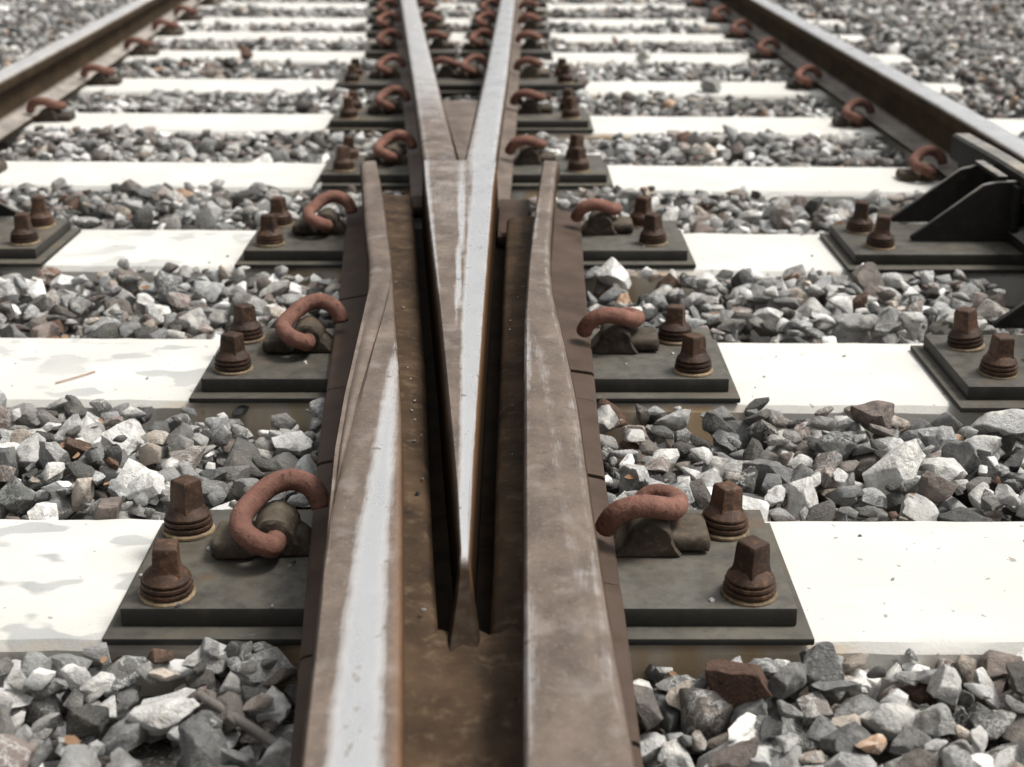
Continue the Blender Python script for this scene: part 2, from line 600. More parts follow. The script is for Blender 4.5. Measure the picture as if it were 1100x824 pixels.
def pol_left(x, y):
    if y > 1.66:
        return 0.0
    a, b = interp(BL, y), interp(BR, y)
    return sstep(a - .010, a + .012, x) * (1 - .92 * sstep(b - .009, b + .009, x))


wl = wing('wing_rail', WL_OUT, WL_IN, WL_CR, -1, pol_left,
          lambda x, y, z, xi: .25 * sstep(1.7, .9, y) if z > ZT - .02 and abs(x - xi) < .006 else 0)
wl['label'] = 'left wing rail with a bright polished running band'
wr = wing('wing_rail', WR_OUT, WR_IN, WR_CR, 1, lambda x, y: max(.30 * sstep(.010, .002, abs(x - interp(WR_IN, y)) - .004) * (.65 + .35 * math.sin(y * 9)), .20 * sstep(.014, .003, abs(x - interp(WR_CR, min(1.8, y)))) * sstep(1.85, 1.6, y), .22 * sstep(.010, .003, abs(x - interp(WR_OUT, y)) - .006)), lambda x, y, z, xi: 0)
wr['label'] = 'right wing rail, dull brown all over'

# outer feet of the wing rails, in butted blocks --------------------------------
FL = [(.2, -.145), (.777, -.158), (1.097, -.187), (1.566, -.230), (2.185, -.276), (2.577, -.310), (2.90, -.336)]
FR = [(.2, .100), (.914, .101), (1.146, .104), (1.538, .105), (1.723, .109), (2.238, .119), (2.542, .128), (2.90, .139)]


def foot_blocks(tabf, tabo, sgn, cuts):
    for a, b, zt in cuts:
        a2, b2 = a + .0025, b - .0025
        n = 5
        ys = [a2 + (b2 - a2) * k / n for k in range(n + 1)]
        rings = []
        for y in ys:
            xf = interp(tabf, y)
            xo = interp(tabo, min(y, 2.784)) - sgn * .012
            e = .002 if y in (ys[0], ys[-1]) else 0
            rings.append([(xo, y, .029), (xf, y, .029), (xf, y, zt - .006 - e), (xf - sgn * .003, y, zt - .003 - e), (xo + (xf - xo) * .35, y, zt + .003 - e), (xo, y, zt + .008 - e)])
        adopt(link('foot_block', loft('foot_block', rings, smooth=30), 'foot'))


foot_blocks(FR, WR_OUT, 1, [(.20, .95, .045), (.95, 1.21, .046), (1.21, 1.46, .044), (1.46, 1.70, .046), (1.70, 1.80, .0445), (1.80, 2.10, .047), (2.10, 2.50, .0455), (2.50, 2.72, .044)])
foot_blocks(FL, WL_OUT, -1, [(.20, 1.08, .045), (1.08, 1.50, .0445), (1.50, 1.74, .046), (1.74, 2.14, .045), (2.14, 2.60, .046), (2.60, 2.76, .044)])

# floor of the flangeways: a closed bed, two ledges and a deeper slot either side of the nose
fl = [(interp(WL_IN, y) - .004, y) for y in np.arange(.2, 2.80, .2)]
fr = [(interp(WR_IN, y) + .004, y) for y in np.arange(.2, 2.80, .2)]
adopt(link('crossing_bed', prism_mesh('crossing_bed', fl + fr[::-1], .029, .038, 0), 'slot_shade'))  # bed coloured near-black, slot shade painted in
bm = bmesh.new()
rows = []
for y in np.arange(.2, 1.045, .04):                       # uneven greasy floor in front of the nose
    a, b = interp(WL_IN, y) - .003, interp(WR_IN, y) + .003
    row = []
    for k in range(11):
        f = k / 10
        z = .082 + .007 * (2 * f - 1) ** 2 + random.gauss(0, .0012) + .004 * sstep(.75, 1.0, y) * math.sin(f * math.pi)
        row.append(bm.verts.new((a + (b - a) * f, y, z)))
    rows.append(row)
for r0, r1 in zip(rows, rows[1:]):
    for k in range(10):
        bm.faces.new((r0[k], r0[k + 1], r1[k + 1], r1[k]))
prev = rows[-1]
for dy, dz in ((.012, -.004), (.014, -.014), (.016, -.018), (.02, -.012)):      # worn end sloping down into the slots
    nxt = [bm.verts.new((v.co.x, v.co.y + dy * (1 + .5 * math.sin(k * 2.3)), v.co.z + dz)) for k, v in enumerate(prev)]
    for k in range(10):
        bm.faces.new((prev[k], prev[k + 1], nxt[k + 1], nxt[k]))
    prev = nxt
bmesh.ops.recalc_face_normals(bm, faces=bm.faces)
adopt(link('flangeway_floor', bm_mesh(bm, 'flangeway_floor', 60), 'floor'))

LED_L = [(1.00, -.056), (1.05, -.062), (1.169, -.072), (1.382, -.088), (1.67, -.108), (2.084, -.142), (2.729, -.196)]
LED_R = [(1.00, -.023), (1.05, -.019), (1.169, -.017), (1.382, -.017), (1.67, -.015), (2.084, -.013), (2.78, -.007)]
for tin, led, sgn, ym in ((WL_IN, LED_L, 1, 2.71), (WR_IN, LED_R, -1, 2.50)):
    rings = []
    for y in np.arange(1.0, ym, .045):
        xi, xe = interp(tin, y) - sgn * .003, interp(led, y)
        z = .0795 + .0085 * sstep(1.02, 1.16, y) + random.gauss(0, .0010)
        rings.append([(xi, y, .036), (xi, y, z + .001), ((xi + xe) / 2, y, z - .001 + random.gauss(0, .0008)), (xe - sgn * .006, y, z - .002), (xe, y, z - .009), (xe, y, .036)])
    adopt(link('flangeway_ledge', loft('flangeway_ledge', rings, smooth=50), 'floor'))

# the nose -------------------------------------------------------------------
NO_L = [(1.125, -.0462), (1.408, -.069), (1.773, -.097), (2.492, -.156), (2.72, -.1725)]
NO_R = [(1.125, -.0378), (1.382, -.037), (1.773, -.036), (2.492, -.033), (2.72, -.0295)]
SB = [(1.125, -.0465), (1.40, -.0535), (1.773, -.064), (2.2, -.068), (2.49, -.0695), (2.75, -.077)]


def pol_nose(x, y):
    a = interp(SB, y)
    p = sstep(a - .007, a + .008, x)
    q = .17 * sstep(1.9, 2.5, y) + .06 * sstep(1.2, 1.9, y)
    q = max(q, .55 * sstep(.007, .002, abs(x - interp(NO_L, y)) - .003) * sstep(1.5, 2.2, y))
    seam = sstep(.005, .001, abs(x - (-.0925 + (2.72 - y) * .022))) * sstep(1.6, 1.9, y) * .85
    return max(p, q, seam)


rings, pol, rus, shd = [], [], [], []
for y in [.995, 1.02, 1.05, 1.08, 1.105, 1.125] + list(np.arange(1.15, 2.70, .04)) + [2.72]:
    if y < 1.124:
        f = (1.125 - y) / .13
        xl, xr, zt = -.0462 - .0105 * f, -.0378 + .0165 * f, .121 - .041 * f ** .8
    else:
        xl, xr = interp(NO_L, y), interp(NO_R, y)
        zt = .121 + (ZT - .121) * sstep(1.125, 1.45, y)
    K = 13
    bev = min(.004, (xr - xl) * .22)
    flare = .004
    ring = [(xl - flare, y, .036), (xl - flare * .4, y, min(.09, zt - .02)), (xl, y, zt - bev * 1.2)]
    for k in range(K + 1):
        ring.append((xl + bev + (xr - xl - 2 * bev) * k / K, y, zt))
    ring += [(xr, y, zt - bev * 1.2), (xr + flare * .4, y, min(.09, zt - .02)), (xr + flare, y, .036)]
    rings.append(ring)
    for k, p in enumerate(ring):
        top = 3 <= k <= 3 + K
        pol.append(pol_nose(p[0], y) if top and y >= 1.124 else 0)
        rus.append(.25 if k > 3 + K and p[2] > .1 else 0)
        shd.append(1.0 if y < 1.12 or p[2] < .11 else 0.0)  # lower sides painted dark as slot shade; nose end darkened too
nose = adopt(link('nose', loft('nose', rings, {'polish': pol, 'rust': rus, 'shade_dark': shd}), 'crossing'))

legL = adopt(make_rail('leg_rail', LEG_L, -1, .028, 2.722, 9.0, lambda u, y: .18 + .44 * sstep(2.9, 4.2, y) + .2 * sstep(-.5, -.9, u), 'crossing', .068))
legR = adopt(make_rail('leg_rail', LEG_R, 1, .028, 2.722, 9.0, lambda u, y: max(sstep(-.65, -.25, u), .42 + .45 * sstep(3.0, 3.6, y)), 'crossing', .064))
# wedge filler between the legs
fil = [(-.0965, 2.728), (-.0905, 2.728)]
adopt(link('filler_block', prism_mesh('filler_block', [(-.101, 2.724), (-.0925, 2.724), (-.0815, 3.47), (-.1700, 3.47)], .032, ZT - .007, .002), 'rail'))
for a in ('polish',):
    pass
# foot plates beside the vee where the legs start
adopt(link('foot_block', prism_mesh('foot_block', [(interp(LEG_R, y) + .004, y) for y in (2.46, 2.75)] + [(.034, 2.75), (.028, 2.46)], .040, .060, .003), 'foot'))
adopt(link('foot_block', prism_mesh('foot_block', [(-.168, 2.70), (-.172, 2.80), (-.252, 2.80), (-.235, 2.70)], .040, .056, .003), 'foot'))

# ------------------------------------------------------------------ base plates, clips, screws
# shared part meshes
def shoulder_mesh():
    bm = bmesh.new()
    # tunnel for the clip's leg (axis along the rail), on a flared base; local +x points away from the rail
    prof = []
    for k in range(13):
        a = math.pi * k / 12
        prof.append((.046 + math.cos(a) * .0225, .016 + math.sin(a) * .0225))
    prof = [(.078, 0), (.072, .008)] + prof + [(.016, .010), (.008, 0)]
    n = len(prof)
    rows = []
    for y, s in ((-.026, .92), (-.023, 1), (.025, 1), (.029, .92)):
        rows.append([bm.verts.new((.044 + (x - .044) * s, y, z * s)) for x, z in prof])
    for r0, r1 in zip(rows, rows[1:]):
        for k in range(n):
            bm.faces.new((r0[k], r0[(k + 1) % n], r1[(k + 1) % n], r1[k]))
    caps = [bm.faces.new(rows[0][::-1]), bm.faces.new(rows[-1])]
    # heel ledge on the field side
    box_bm(.062, .108, -.036, .022, 0, .019, .006, 2, bm)
    bmesh.ops.recalc_face_normals(bm, faces=bm.faces)
    bmesh.ops.triangulate(bm, faces=[f for f in bm.faces if len(f.verts) > 4])
    bmesh.ops.subdivide_edges(bm, edges=[e for e in bm.edges if e.calc_length() > .012], cuts=2, use_grid_fill=True)
    for v in bm.verts:
        if v.co.z > .002:
            v.co += mnoise.noise_vector(v.co * 55) * .0026 + mnoise.noise_vector(v.co * 140) * .0011
    return bm_mesh(bm, 'clip_shoulder', 45)


def clip_mesh():
    P = [(.000, .024, .0285), (.003, .028, .038), (.014, .032, .051), (.036, .033, .0580), (.060, .027, .054), (.080, .010, .044),
         (.089, -.014, .039), (.086, -.036, .035), (.070, -.053, .031), (.054, -.053, .025), (.050, -.038, .018), (.050, -.015, .018), (.050, .010, .018)]
    return tube_mesh('rail_clip', [(x * .86, y, z) for x, y, z in P], .0117, 12, 4)


def screw_meshes():
    def lathe(name, prof, seg=20, smooth=40):
        rings = []
        for r, z in prof:
            rings.append([(r * math.cos(2 * math.pi * k / seg), r * math.sin(2 * math.pi * k / seg), z) for k in range(seg)])
        return loft(name, rings, smooth=smooth)
    washer = lathe('washer', [(.0275, 0), (.0275, .0025), (.0262, .004), (.02, .0042)])
    spring = lathe('collar', [(.020, .0036), (.0222, .0042), (.0222, .0058), (.0254, .0062), (.0258, .0080), (.0254, .0098), (.0215, .0102), (.0215, .0118),
                              (.0246, .0122), (.0249, .0140), (.0246, .0158), (.0205, .0162), (.0205, .0176), (.0232, .0180), (.0232, .0200), (.0195, .0245), (.0150, .0285)], 20, 28)
    bm = bmesh.new()
    lv = []
    for h, z in ((.0142, .024), (.0126, .032), (.0116, .052), (.0106, .0555)):
        lv.append([bm.verts.new((sx * h, sy * h, z)) for sx, sy in ((-1, -1), (1, -1), (1, 1), (-1, 1))])
    for a, b in zip(lv, lv[1:]):
        for k in range(4):
            bm.faces.new((a[k], a[(k + 1) % 4], b[(k + 1) % 4], b[k]))
    bm.faces.new(lv[-1])
    bm.faces.new(lv[0][::-1])
    bmesh.ops.bevel(bm, geom=[e for e in bm.edges if max(v.co.z for v in e.verts) > .03], offset=.0014, segments=2, affect='EDGES', profile=.5)
    head = bm_mesh(bm, 'screw_head', 35)
    return head, spring, washer


ME_SH, ME_CL = shoulder_mesh(), clip_mesh()
ME_HD, ME_CO, ME_WA = screw_meshes()
for me, m in ((ME_SH, 'shoulder'), (ME_CL, 'clip'), (ME_HD, 'screw'), (ME_CO, 'screw'), (ME_WA, 'washer')):
    me.materials.append(M[m])


def put_clip(x, y, z, side, label, shoulder_parent):
    """side -1: stands left of its rail; +1: right of it (turned half round)."""
    rz = math.pi if side < 0 else 0.0
    # local +x points away from the rail; on the left the leg end faces the viewer
    o = link('rail_clip', ME_CL, None)
    o.location = (x, y, z)
    j = random.uniform(-3, 3)
    if side < 0:
        o.rotation_euler.z = R(j)
        o.scale = (-1, 1, 1)
    else:
        o.rotation_euler.z = R(j)
        o.scale = (1, -1, 1)
    tag(o, label, 'rail clip', 'rusty spring clips holding the rails')
    s = link('clip_shoulder', ME_SH, None, shoulder_parent)
    if shoulder_parent is not None:
        s.matrix_parent_inverse = (Matrix.LocRotScale(shoulder_parent.location, shoulder_parent.rotation_euler, None)).inverted()
    s.location = (x, y, z)
    s.scale = o.scale
    s.rotation_euler = o.rotation_euler
    return o


def put_screw(x, y, z, label, rot):
    e = empty('sleeper_screw', (x, y, z))
    e.rotation_euler = (R(random.gauss(0, 1.8)), R(random.gauss(0, 1.8)), R(rot))
    hs_k = random.uniform(.93, 1.06)
    tag(e, label, 'screw', 'rusty square-headed sleeper screws')
    link('washer', ME_WA, None, e)
    link('collar', ME_CO, None, e)
    link('square_head', ME_HD, None, e).scale = (1, 1, hs_k)
    return e


def put_plate(x0, x1, y0, y1, label, pad=.013, zp=.008, zt=.028, group='steel base plates on the sleepers'):
    e = empty('base_plate', ((x0 + x1) / 2, (y0 + y1) / 2, 0))
    tag(e, label, 'base plate', group)
    hx, hy = (x1 - x0) / 2, (y1 - y0) / 2
    link('plate', bm_mesh(box_bm(-hx, hx, -hy, hy, zp, zt, .0022), 'plate', 35), 'plate', e)
    link('rubber_pad', bm_mesh(box_bm(-hx - pad, hx + pad, -hy - pad * 1.7, hy + pad * .6, .0005, zp, .0015), 'rubber_pad', 35), 'pad', e)
    return e


ZP = .028
# crossing plates: (sleeper, left edge, right edge, front, back)
CP = [(0, -.372, .271, 1.187, 1.405), (1, -.424, .296, 1.815, 2.035), (2, -.484, .317, 2.482, 2.705), (3, -.428, .212, 3.128, 3.350), (4, -.488, .205, 3.806, 4.03), (5, -.548, .215, 4.44, 4.67)]
plates = {}
for i, a, b, f, k in CP:
    o = put_plate(a, b, f, k, f'dark steel base plate under the crossing on the {ORD[i]} sleeper')
    plates[i] = o

SCREW = {0: [(.223, 1.352, 'r'), (.229, 1.216, 'f'), (-.341, 1.352, 'b'), (-.333, 1.216, 'l')],
         1: [(.239, 1.978, 'r'), (.250, 1.845, 'f'), (-.391, 1.983, 'b'), (-.386, 1.852, 'l')],
         2: [(.249, 2.668, 'r'), (.258, 2.530, 'f'), (-.446, 2.668, 'b'), (-.442, 2.524, 'l')],
         3: [(.150, 3.300, 'r'), (.150, 3.168, 'f'), (-.382, 3.300, 'b'), (-.379, 3.168, 'l')],
         4: [(.156, 3.975, 'r'), (.158, 3.845, 'f'), (-.441, 3.975, 'b'), (-.440, 3.845, 'l')],
         5: [(.160, 4.610, 'r'), (.166, 4.480, 'f'), (-.499, 4.610, 'b'), (-.499, 4.480, 'l')]}
ROT = {('f', 0): 38, ('r', 0): 24, ('l', 0): 8, ('b', 0): 52}
for i, L in SCREW.items():
    for x, y, c in L:
        w = {'r': 'rear', 'b': 'rear', 'f': 'front', 'l': 'front'}[c]
        s = {'r': 'right', 'f': 'right', 'b': 'left', 'l': 'left'}[c]
        put_screw(x, y, ZP, f'rusty square-headed screw, {w} one right of the crossing, {ORD[i]} sleeper' if s == 'right' else
                  f'dark rusty square-headed screw, {w} one left of the crossing, {ORD[i]} sleeper', ROT.get((c, i), random.uniform(0, 90)))

# clips on the crossing: sleepers 1-3 beside the wing rails, 4+ beside the vee's legs
for i in range(3):
    y = [1.318, 1.945, 2.617][i]
    put_clip(interp(FR, y) - .010, y, ZP + .002, 1, f'rust-red spring clip right of the right wing rail, {ORD[i]} sleeper', plates[i])
    put_clip(interp(FL, y) + .010, y, ZP + .002, -1, f'rust-red spring clip left of the left wing rail, {ORD[i]} sleeper', plates[i])
FW = .056
for i in range(3, 11):
    y = SLY[i] + .005
    cl, cr = interp(LEG_L, y) + .034, interp(LEG_R, y) - .032
    if i >= 6:
        pl = put_plate(cl - FW - .11, cl + FW + .105, y - .10, y + .10, f'small dark base plate under the left crossing leg, {ORD[i]} sleeper', .006)
        pr_ = put_plate(cr - FW - .105, cr + FW + .11, y - .10, y + .10, f'small dark base plate under the right crossing leg, {ORD[i]} sleeper', .006)
    else:
        pl = pr_ = plates[i]
    put_clip(cr + FW - .010, y, ZP, 1, f'rusty spring clip on the outer side of the right crossing leg, {ORD[i]} sleeper', pr_)
    put_clip(cl - FW + .010, y, ZP, -1, f'rusty spring clip on the outer side of the left crossing leg, {ORD[i]} sleeper', pl)
    if i >= 5:
        put_clip(cl + FW - .010, y, ZP, 1, f'rusty spring clip inside the vee on the left leg, {ORD[i]} sleeper', pl)
        put_clip(cr - FW + .010, y, ZP, -1, f'rusty spring clip inside the vee on the right leg, {ORD[i]} sleeper', pr_)
# clips of the outer rails, on shoulders cast into the concrete
for i in range(3, 11):
    y = SLY[i] + math.tan(R(SLR[i])) * (1.0 - PIVX)
    xr = interp(OUT_R, y) + HEAD / 2 - FW + .010
    put_clip(xr, y, .0005, -1, f'rust-red spring clip beside the right outer rail, {ORD[i]} sleeper', sleepers[i])
    y = SLY[i] + math.tan(R(SLR[i])) * (-1.3 - PIVX) - .01
    xl = interp(OUT_L, y) - HEAD / 2 + FW - .010
    put_clip(xl, y, .0005, 1, f'rust-red spring clip beside the left outer rail, {ORD[i]} sleeper', sleepers[i])

# ------------------------------------------------------------------ check rails with gusset brackets
def check_rail(sgn, tab, y0, y1, label, brackets, footlen=.264):
    """Raised check rail beside an outer rail; sgn=+1 right-hand rail, -1 left-hand rail."""
    xm = interp(tab, 2.6) - sgn * .040
    e = empty('check_rail', (xm, (y0 + y1) / 2, .03))
    tag(e, label, 'check rail', 'check rails beside the outer rails')

    def put(o):
        o.parent = e
        o.matrix_parent_inverse = Matrix.Translation(-e.location)
        return o
    n = 12
    rings = []
    zt = .156
    for k in range(n + 1):
        y = y0 + (y1 - y0) * k / n
        fl = .015 * sstep(y1 - .35, y1, y)
        x = interp(tab, y) - sgn * (.036 + fl)
        # thick upright bar with a short foot towards the bracket
        prof = [(0, .034), (0, zt - .006), (-.006, zt), (-.035, zt), (-.040, zt - .005), (-.040, zt - .050), (-.022, zt - .062), (-.020, .060), (-.050, .048), (-.050, .034)]
        rings.append([(x + sgn * a, y, z) for a, z in prof])
    put(link('bar', loft('bar', rings, smooth=30), 'checktop'))
    for yb in brackets:
        xr_ = interp(tab, yb)
        F = lambda q: xr_ - sgn * q          # q: distance from the running edge
        ft = footlen
        for dy in (-.070, .070):
            o = [(.060, .0305), (ft, .0305), (ft, .038), (.141, .134), (.115, .140), (.080, .141), (.060, .130)]
            bm = bmesh.new()
            v0 = [bm.verts.new((F(a), yb + dy - .006, z)) for a, z in o]
            v1 = [bm.verts.new((F(a), yb + dy + .006, z)) for a, z in o]
            bm.faces.new(v0)
            bm.faces.new(v1[::-1])
            for k in range(len(o)):
                j = (k + 1) % len(o)
                bm.faces.new((v0[k], v1[k], v1[j], v0[j]))
            bmesh.ops.recalc_face_normals(bm, faces=bm.faces)
            bmesh.ops.bevel(bm, geom=list(bm.edges), offset=.0015, segments=1, affect='EDGES')
            put(link('gusset', bm_mesh(bm, 'gusset', 30), 'checktop'))
        xa, xb = sorted((F(.116), F(.098)))
        put(link('packing_strip', bm_mesh(box_bm(xa, xb, yb - .072, yb + .072, .1415, .150, .002), 'packing_strip', 30), 'checktop'))
        xa, xb = sorted((F(.090), F(.078)))
        put(link('back_plate', bm_mesh(box_bm(xa, xb, yb - .10, yb + .10, .0505, .135, .002), 'back_plate', 30), 'black'))
        bm = bmesh.new()
        bmesh.ops.create_cone(bm, segments=6, radius1=.014, radius2=.013, depth=.014, cap_ends=True)
        bmesh.ops.rotate(bm, verts=bm.verts, cent=(0, 0, 0), matrix=Matrix.Rotation(R(90), 3, 'Y'))
        bmesh.ops.translate(bm, verts=bm.verts, vec=(F(.098), yb, .095))
        put(link('bolt', bm_mesh(bm, 'bolt', 30), 'checktop'))
    return e


yb3, yb2 = 2.616, 1.960
check_rail(1, OUT_R, .3, 2.93, 'black check rail with gusset brackets beside the right outer rail', [yb3, yb2, 1.30])
check_rail(-1, OUT_L, .3, 2.93, 'black check rail bracket beside the left outer rail, at the left picture edge', [2.66], .302)
for i, y in ((2, 2.565), (1, 1.895)):
    put_plate(.612, 1.13, y - .11, y + .11, f'grey base plate carrying the right check rail, {ORD[i]} sleeper', .016)
    put_screw(.657, y + .055, ZP, f'rusty square-headed screw, rear one by the right check rail, {ORD[i]} sleeper', 10 + 30 * i)
    put_screw(.668, y - .058, ZP, f'rusty square-headed screw, front one by the right check rail, {ORD[i]} sleeper', 30 - 20 * i)
y = 2.605
put_plate(-1.42, -.862, y - .11, y + .11, 'grey base plate carrying the left check rail, third sleeper', .016)
put_screw(-.903, y + .055, ZP, 'rusty square-headed screw, rear one by the left check rail, third sleeper', 12)
put_screw(-.893, y - .070, ZP, 'rusty square-headed screw, front one by the left check rail, third sleeper', 5)

# ------------------------------------------------------------------ ballast
def stone_bm(seed, cuts=9, flat=.72):
    r = random.Random(seed)
    bm = bmesh.new()
    bmesh.ops.create_cube(bm, size=2.3)
    q = Matrix.Rotation(r.uniform(0, 6), 3, 'Z') @ Matrix.Rotation(r.uniform(0, 6), 3, 'X')
    bmesh.ops.rotate(bm, verts=bm.verts, cent=(0, 0, 0), matrix=q)
    for k in range(cuts):
        z = r.uniform(-1, 1)
        a = r.uniform(0, 2 * math.pi)
        s = math.sqrt(1 - z * z)
        nrm = Vector((s * math.cos(a), s * math.sin(a), z))
        dist = r.uniform(.50, .95)
        res = bmesh.ops.bisect_plane(bm, geom=bm.verts[:] + bm.edges[:] + bm.faces[:], plane_co=nrm * dist, plane_no=nrm, clear_outer=True)
        ed = [e for e in res['geom_cut'] if isinstance(e, bmesh.types.BMEdge)]
        if len(ed) >= 3:
            bmesh.ops.edgeloop_fill(bm, edges=ed)
    c = sum((v.co for v in bm.verts), Vector()) / len(bm.verts)
    sx, sy = r.uniform(1.0, 1.45), r.uniform(.75, 1.0)
    for v in bm.verts:
        v.co -= c
        v.co.x *= sx
        v.co.y *= sy
        v.co.z *= flat
    mx = max(max(abs(v.co.x) for v in bm.verts), max(abs(v.co.y) for v in bm.verts))
    for v in bm.verts:
        v.co /= mx
    bmesh.ops.recalc_face_normals(bm, faces=bm.faces)
    bmesh.ops.dissolve_degenerate(bm, dist=.02, edges=bm.edges[:])
    return bm


def stone_data(bm):
    bmesh.ops.triangulate(bm, faces=bm.faces[:])
    bm.verts.index_update()
    V = np.array([v.co[:] for v in bm.verts], dtype=np.float32)
    F = np.array([[v.index for v in f.verts] for f in bm.faces], dtype=np.int32)
    bm.free()
    return V, F


NS = 36
near_me, mid_data, far_data = [], [], []
for s in range(NS):
    fl = random.Random(s).uniform(.46, .85)
    bm = stone_bm(100 + s, 14, fl)
    # near version: chipped edges and slightly uneven faces
    bmesh.ops.bevel(bm, geom=bm.edges[:], offset=.045, segments=1, affect='EDGES', clamp_overlap=True)
    bmesh.ops.triangulate(bm, faces=bm.faces[:])
    bmesh.ops.subdivide_edges(bm, edges=[e for e in bm.edges if e.calc_length() > .35], cuts=1, use_grid_fill=True)
    bmesh.ops.triangulate(bm, faces=bm.faces[:])
    bmesh.ops.subdivide_edges(bm, edges=[e for e in bm.edges if e.calc_length() > .24], cuts=1, use_grid_fill=True)
    bmesh.ops.triangulate(bm, faces=bm.faces[:])
    for v in bm.verts:
        n = mnoise.noise_vector(v.co * 2.4 + Vector((s * 7.1, 0, 0)))
        n2 = mnoise.noise_vector(v.co * 6.5 + Vector((s * 3.1, 4, 0)))
        v.co += n * .07 + n2 * .028
    me = bm_mesh(bm, 'stone', 32)
    me.materials.append(M['stone'])
    near_me.append(me)
    bm = stone_bm(100 + s, 14, fl)
    bmesh.ops.bevel(bm, geom=bm.edges[:], offset=.05, segments=1, affect='EDGES', clamp_overlap=True)
    mid_data.append(stone_data(bm))
    far_data.append(stone_data(stone_bm(500 + s, 8, fl)))

GX0, GX1, GY0, GY1, RES = -3.5, 3.4, .45, 9.2, .01
nx, ny = int((GX1 - GX0) / RES), int((GY1 - GY0) / RES)
gx = GX0 + (np.arange(nx) + .5) * RES
gy = GY0 + (np.arange(ny) + .5) * RES
XX, YY = np.meshgrid(gx, gy, indexing='ij')
forbid = np.zeros((nx, ny), bool)
for i in range(len(SLY)):
    yc = SLY[i] + math.tan(R(SLR[i])) * (XX - PIVX)
    inx = (XX > np.interp(YY, [q[0] for q in OUT_L], [q[1] for q in OUT_L]) - .12) & (XX < SLX1 + .01)
    forbid |= (np.abs(yc - YY) < SLW / 2 + .006) & inx
def T_(tab):
    return np.interp(YY, [q[0] for q in tab], [q[1] for q in tab])
forbid |= (XX > T_(FL) - .004) & (XX < T_(FR) + .004) & (YY < 2.80)
legc_l, legc_r = T_(LEG_L) + .034, T_(LEG_R) - .032
forbid |= (np.abs(XX - legc_l) < .062) & (YY >= 2.70)
forbid |= (np.abs(XX - legc_r) < .062) & (YY >= 2.70)
forbid |= (XX > legc_l) & (XX < legc_r) & (YY >= 2.7) & (YY < 3.48)
forbid |= np.abs(XX - (T_(OUT_L) - .033)) < .064
forbid |= np.abs(XX - (T_(OUT_R) + .033)) < .064
forbid |= (np.abs(XX - (T_(OUT_R) - .09)) < .06) & (YY < 2.95)
forbid |= (np.abs(XX - (T_(OUT_L) + .09)) < .06) & (YY < 2.95)
# target level of the ballast
T = np.full((nx, ny), -.006)
T += .008 * np.sin(XX * 5.1 + 1.3) * np.sin(YY * 4.3 + XX * 2) + .006 * np.sin(XX * 13 + YY * 9)
T[(XX < T_(OUT_L) - .07)] += .060
T[(XX > SLX1)] += .035
T[(XX > T_(OUT_R) + .07) & (XX <= SLX1)] += .015
T[(XX > .1) & (YY < 1.25)] -= .008
T[(np.abs(XX + .3) < .22) & (YY < 1.3)] += .008
Hm = T - .085
outl = XX < T_(OUT_L) - .10
for i in range(len(SLY)):
    yc = SLY[i] + math.tan(R(SLR[i])) * (XX - PIVX)
    Hm[(np.abs(yc - YY) < SLW / 2) & outl & (XX > SLX0)] = 0.0

stones = []      # x, y, z, r, flat, yaw, tiltx, tilty, kind


def settle(x, y, r, c, accept_forbid=False):
    i0, i1 = int((x - r - GX0) / RES), int((x + r - GX0) / RES) + 1
    j0, j1 = int((y - r - GY0) / RES), int((y + r - GY0) / RES) + 1
    if i0 < 0 or j0 < 0 or i1 >= nx or j1 >= ny:
        return None
    d2 = ((gx[i0:i1] - x) ** 2)[:, None] + ((gy[j0:j1] - y) ** 2)[None, :]
    inn = d2 < (r * .45) ** 2
    if not inn.any():
        return None
    if not accept_forbid and forbid[i0:i1, j0:j1][inn].any():
        return None
    hs_ = Hm[i0:i1, j0:j1]
    sup = np.sort(hs_[d2 < (r * .62) ** 2 + 1e-5])
    if len(sup) == 0:
        return None
    zs = sup[int(len(sup) * .70)]
    return i0, i1, j0, j1, d2, zs


def drop(n, rmin, rmax, ylo, yhi, xlo, xhi, over=.0):
    xs = rng.uniform(xlo, xhi, n)
    ys = rng.uniform(ylo, yhi, n)
    rs = rmin + (rmax - rmin) * rng.beta(1.6, 2.4, n)
    for x, y, r in zip(xs, ys, rs):
        ci, cj = int((x - GX0) / RES), int((y - GY0) / RES)
        if not (0 <= ci < nx and 0 <= cj < ny) or forbid[ci, cj]:
            continue
        c = r * .72
        if Hm[ci, cj] > T[ci, cj] - r * .35 + over:
            continue
        res = settle(x, y, r, c)
        if res is None:
            continue
        i0, i1, j0, j1, d2, zs = res
        zc = zs + c * .62
        rim = r + .012
        ia, ib, ja, jb = int((x - rim - GX0) / RES), int((x + rim - GX0) / RES) + 1, int((y - rim - GY0) / RES), int((y + rim - GY0) / RES) + 1
        atedge = forbid[max(ia, 0):ib, max(ja, 0):jb].any()
        if zc + c * .6 > (.006 if atedge else T[ci, cj] + .022 + over):
            continue
        dome = zc + c * .72 * np.sqrt(np.clip(1 - d2 / (r * 1.0) ** 2, 0, 1))
        m = d2 < (r * .96) ** 2
        sub = Hm[i0:i1, j0:j1]
        sub[m] = np.maximum(sub[m], dome[m])
        stones.append((x, y, zc, r, rng.uniform(0, 6.283), rng.normal(0, .30), rng.normal(0, .30), int(rng.integers(NS))))


# wedge-shaped field: the nearer, the narrower
def zones(f):
    for ya, yb, w in ((.5, 1.6, 1.3), (1.6, 2.7, 1.9), (2.7, 4.2, 2.5), (4.2, 6.2, 3.0), (6.2, 9.0, 3.4)):
        f(ya, yb, w, (yb - ya) * 2 * w)


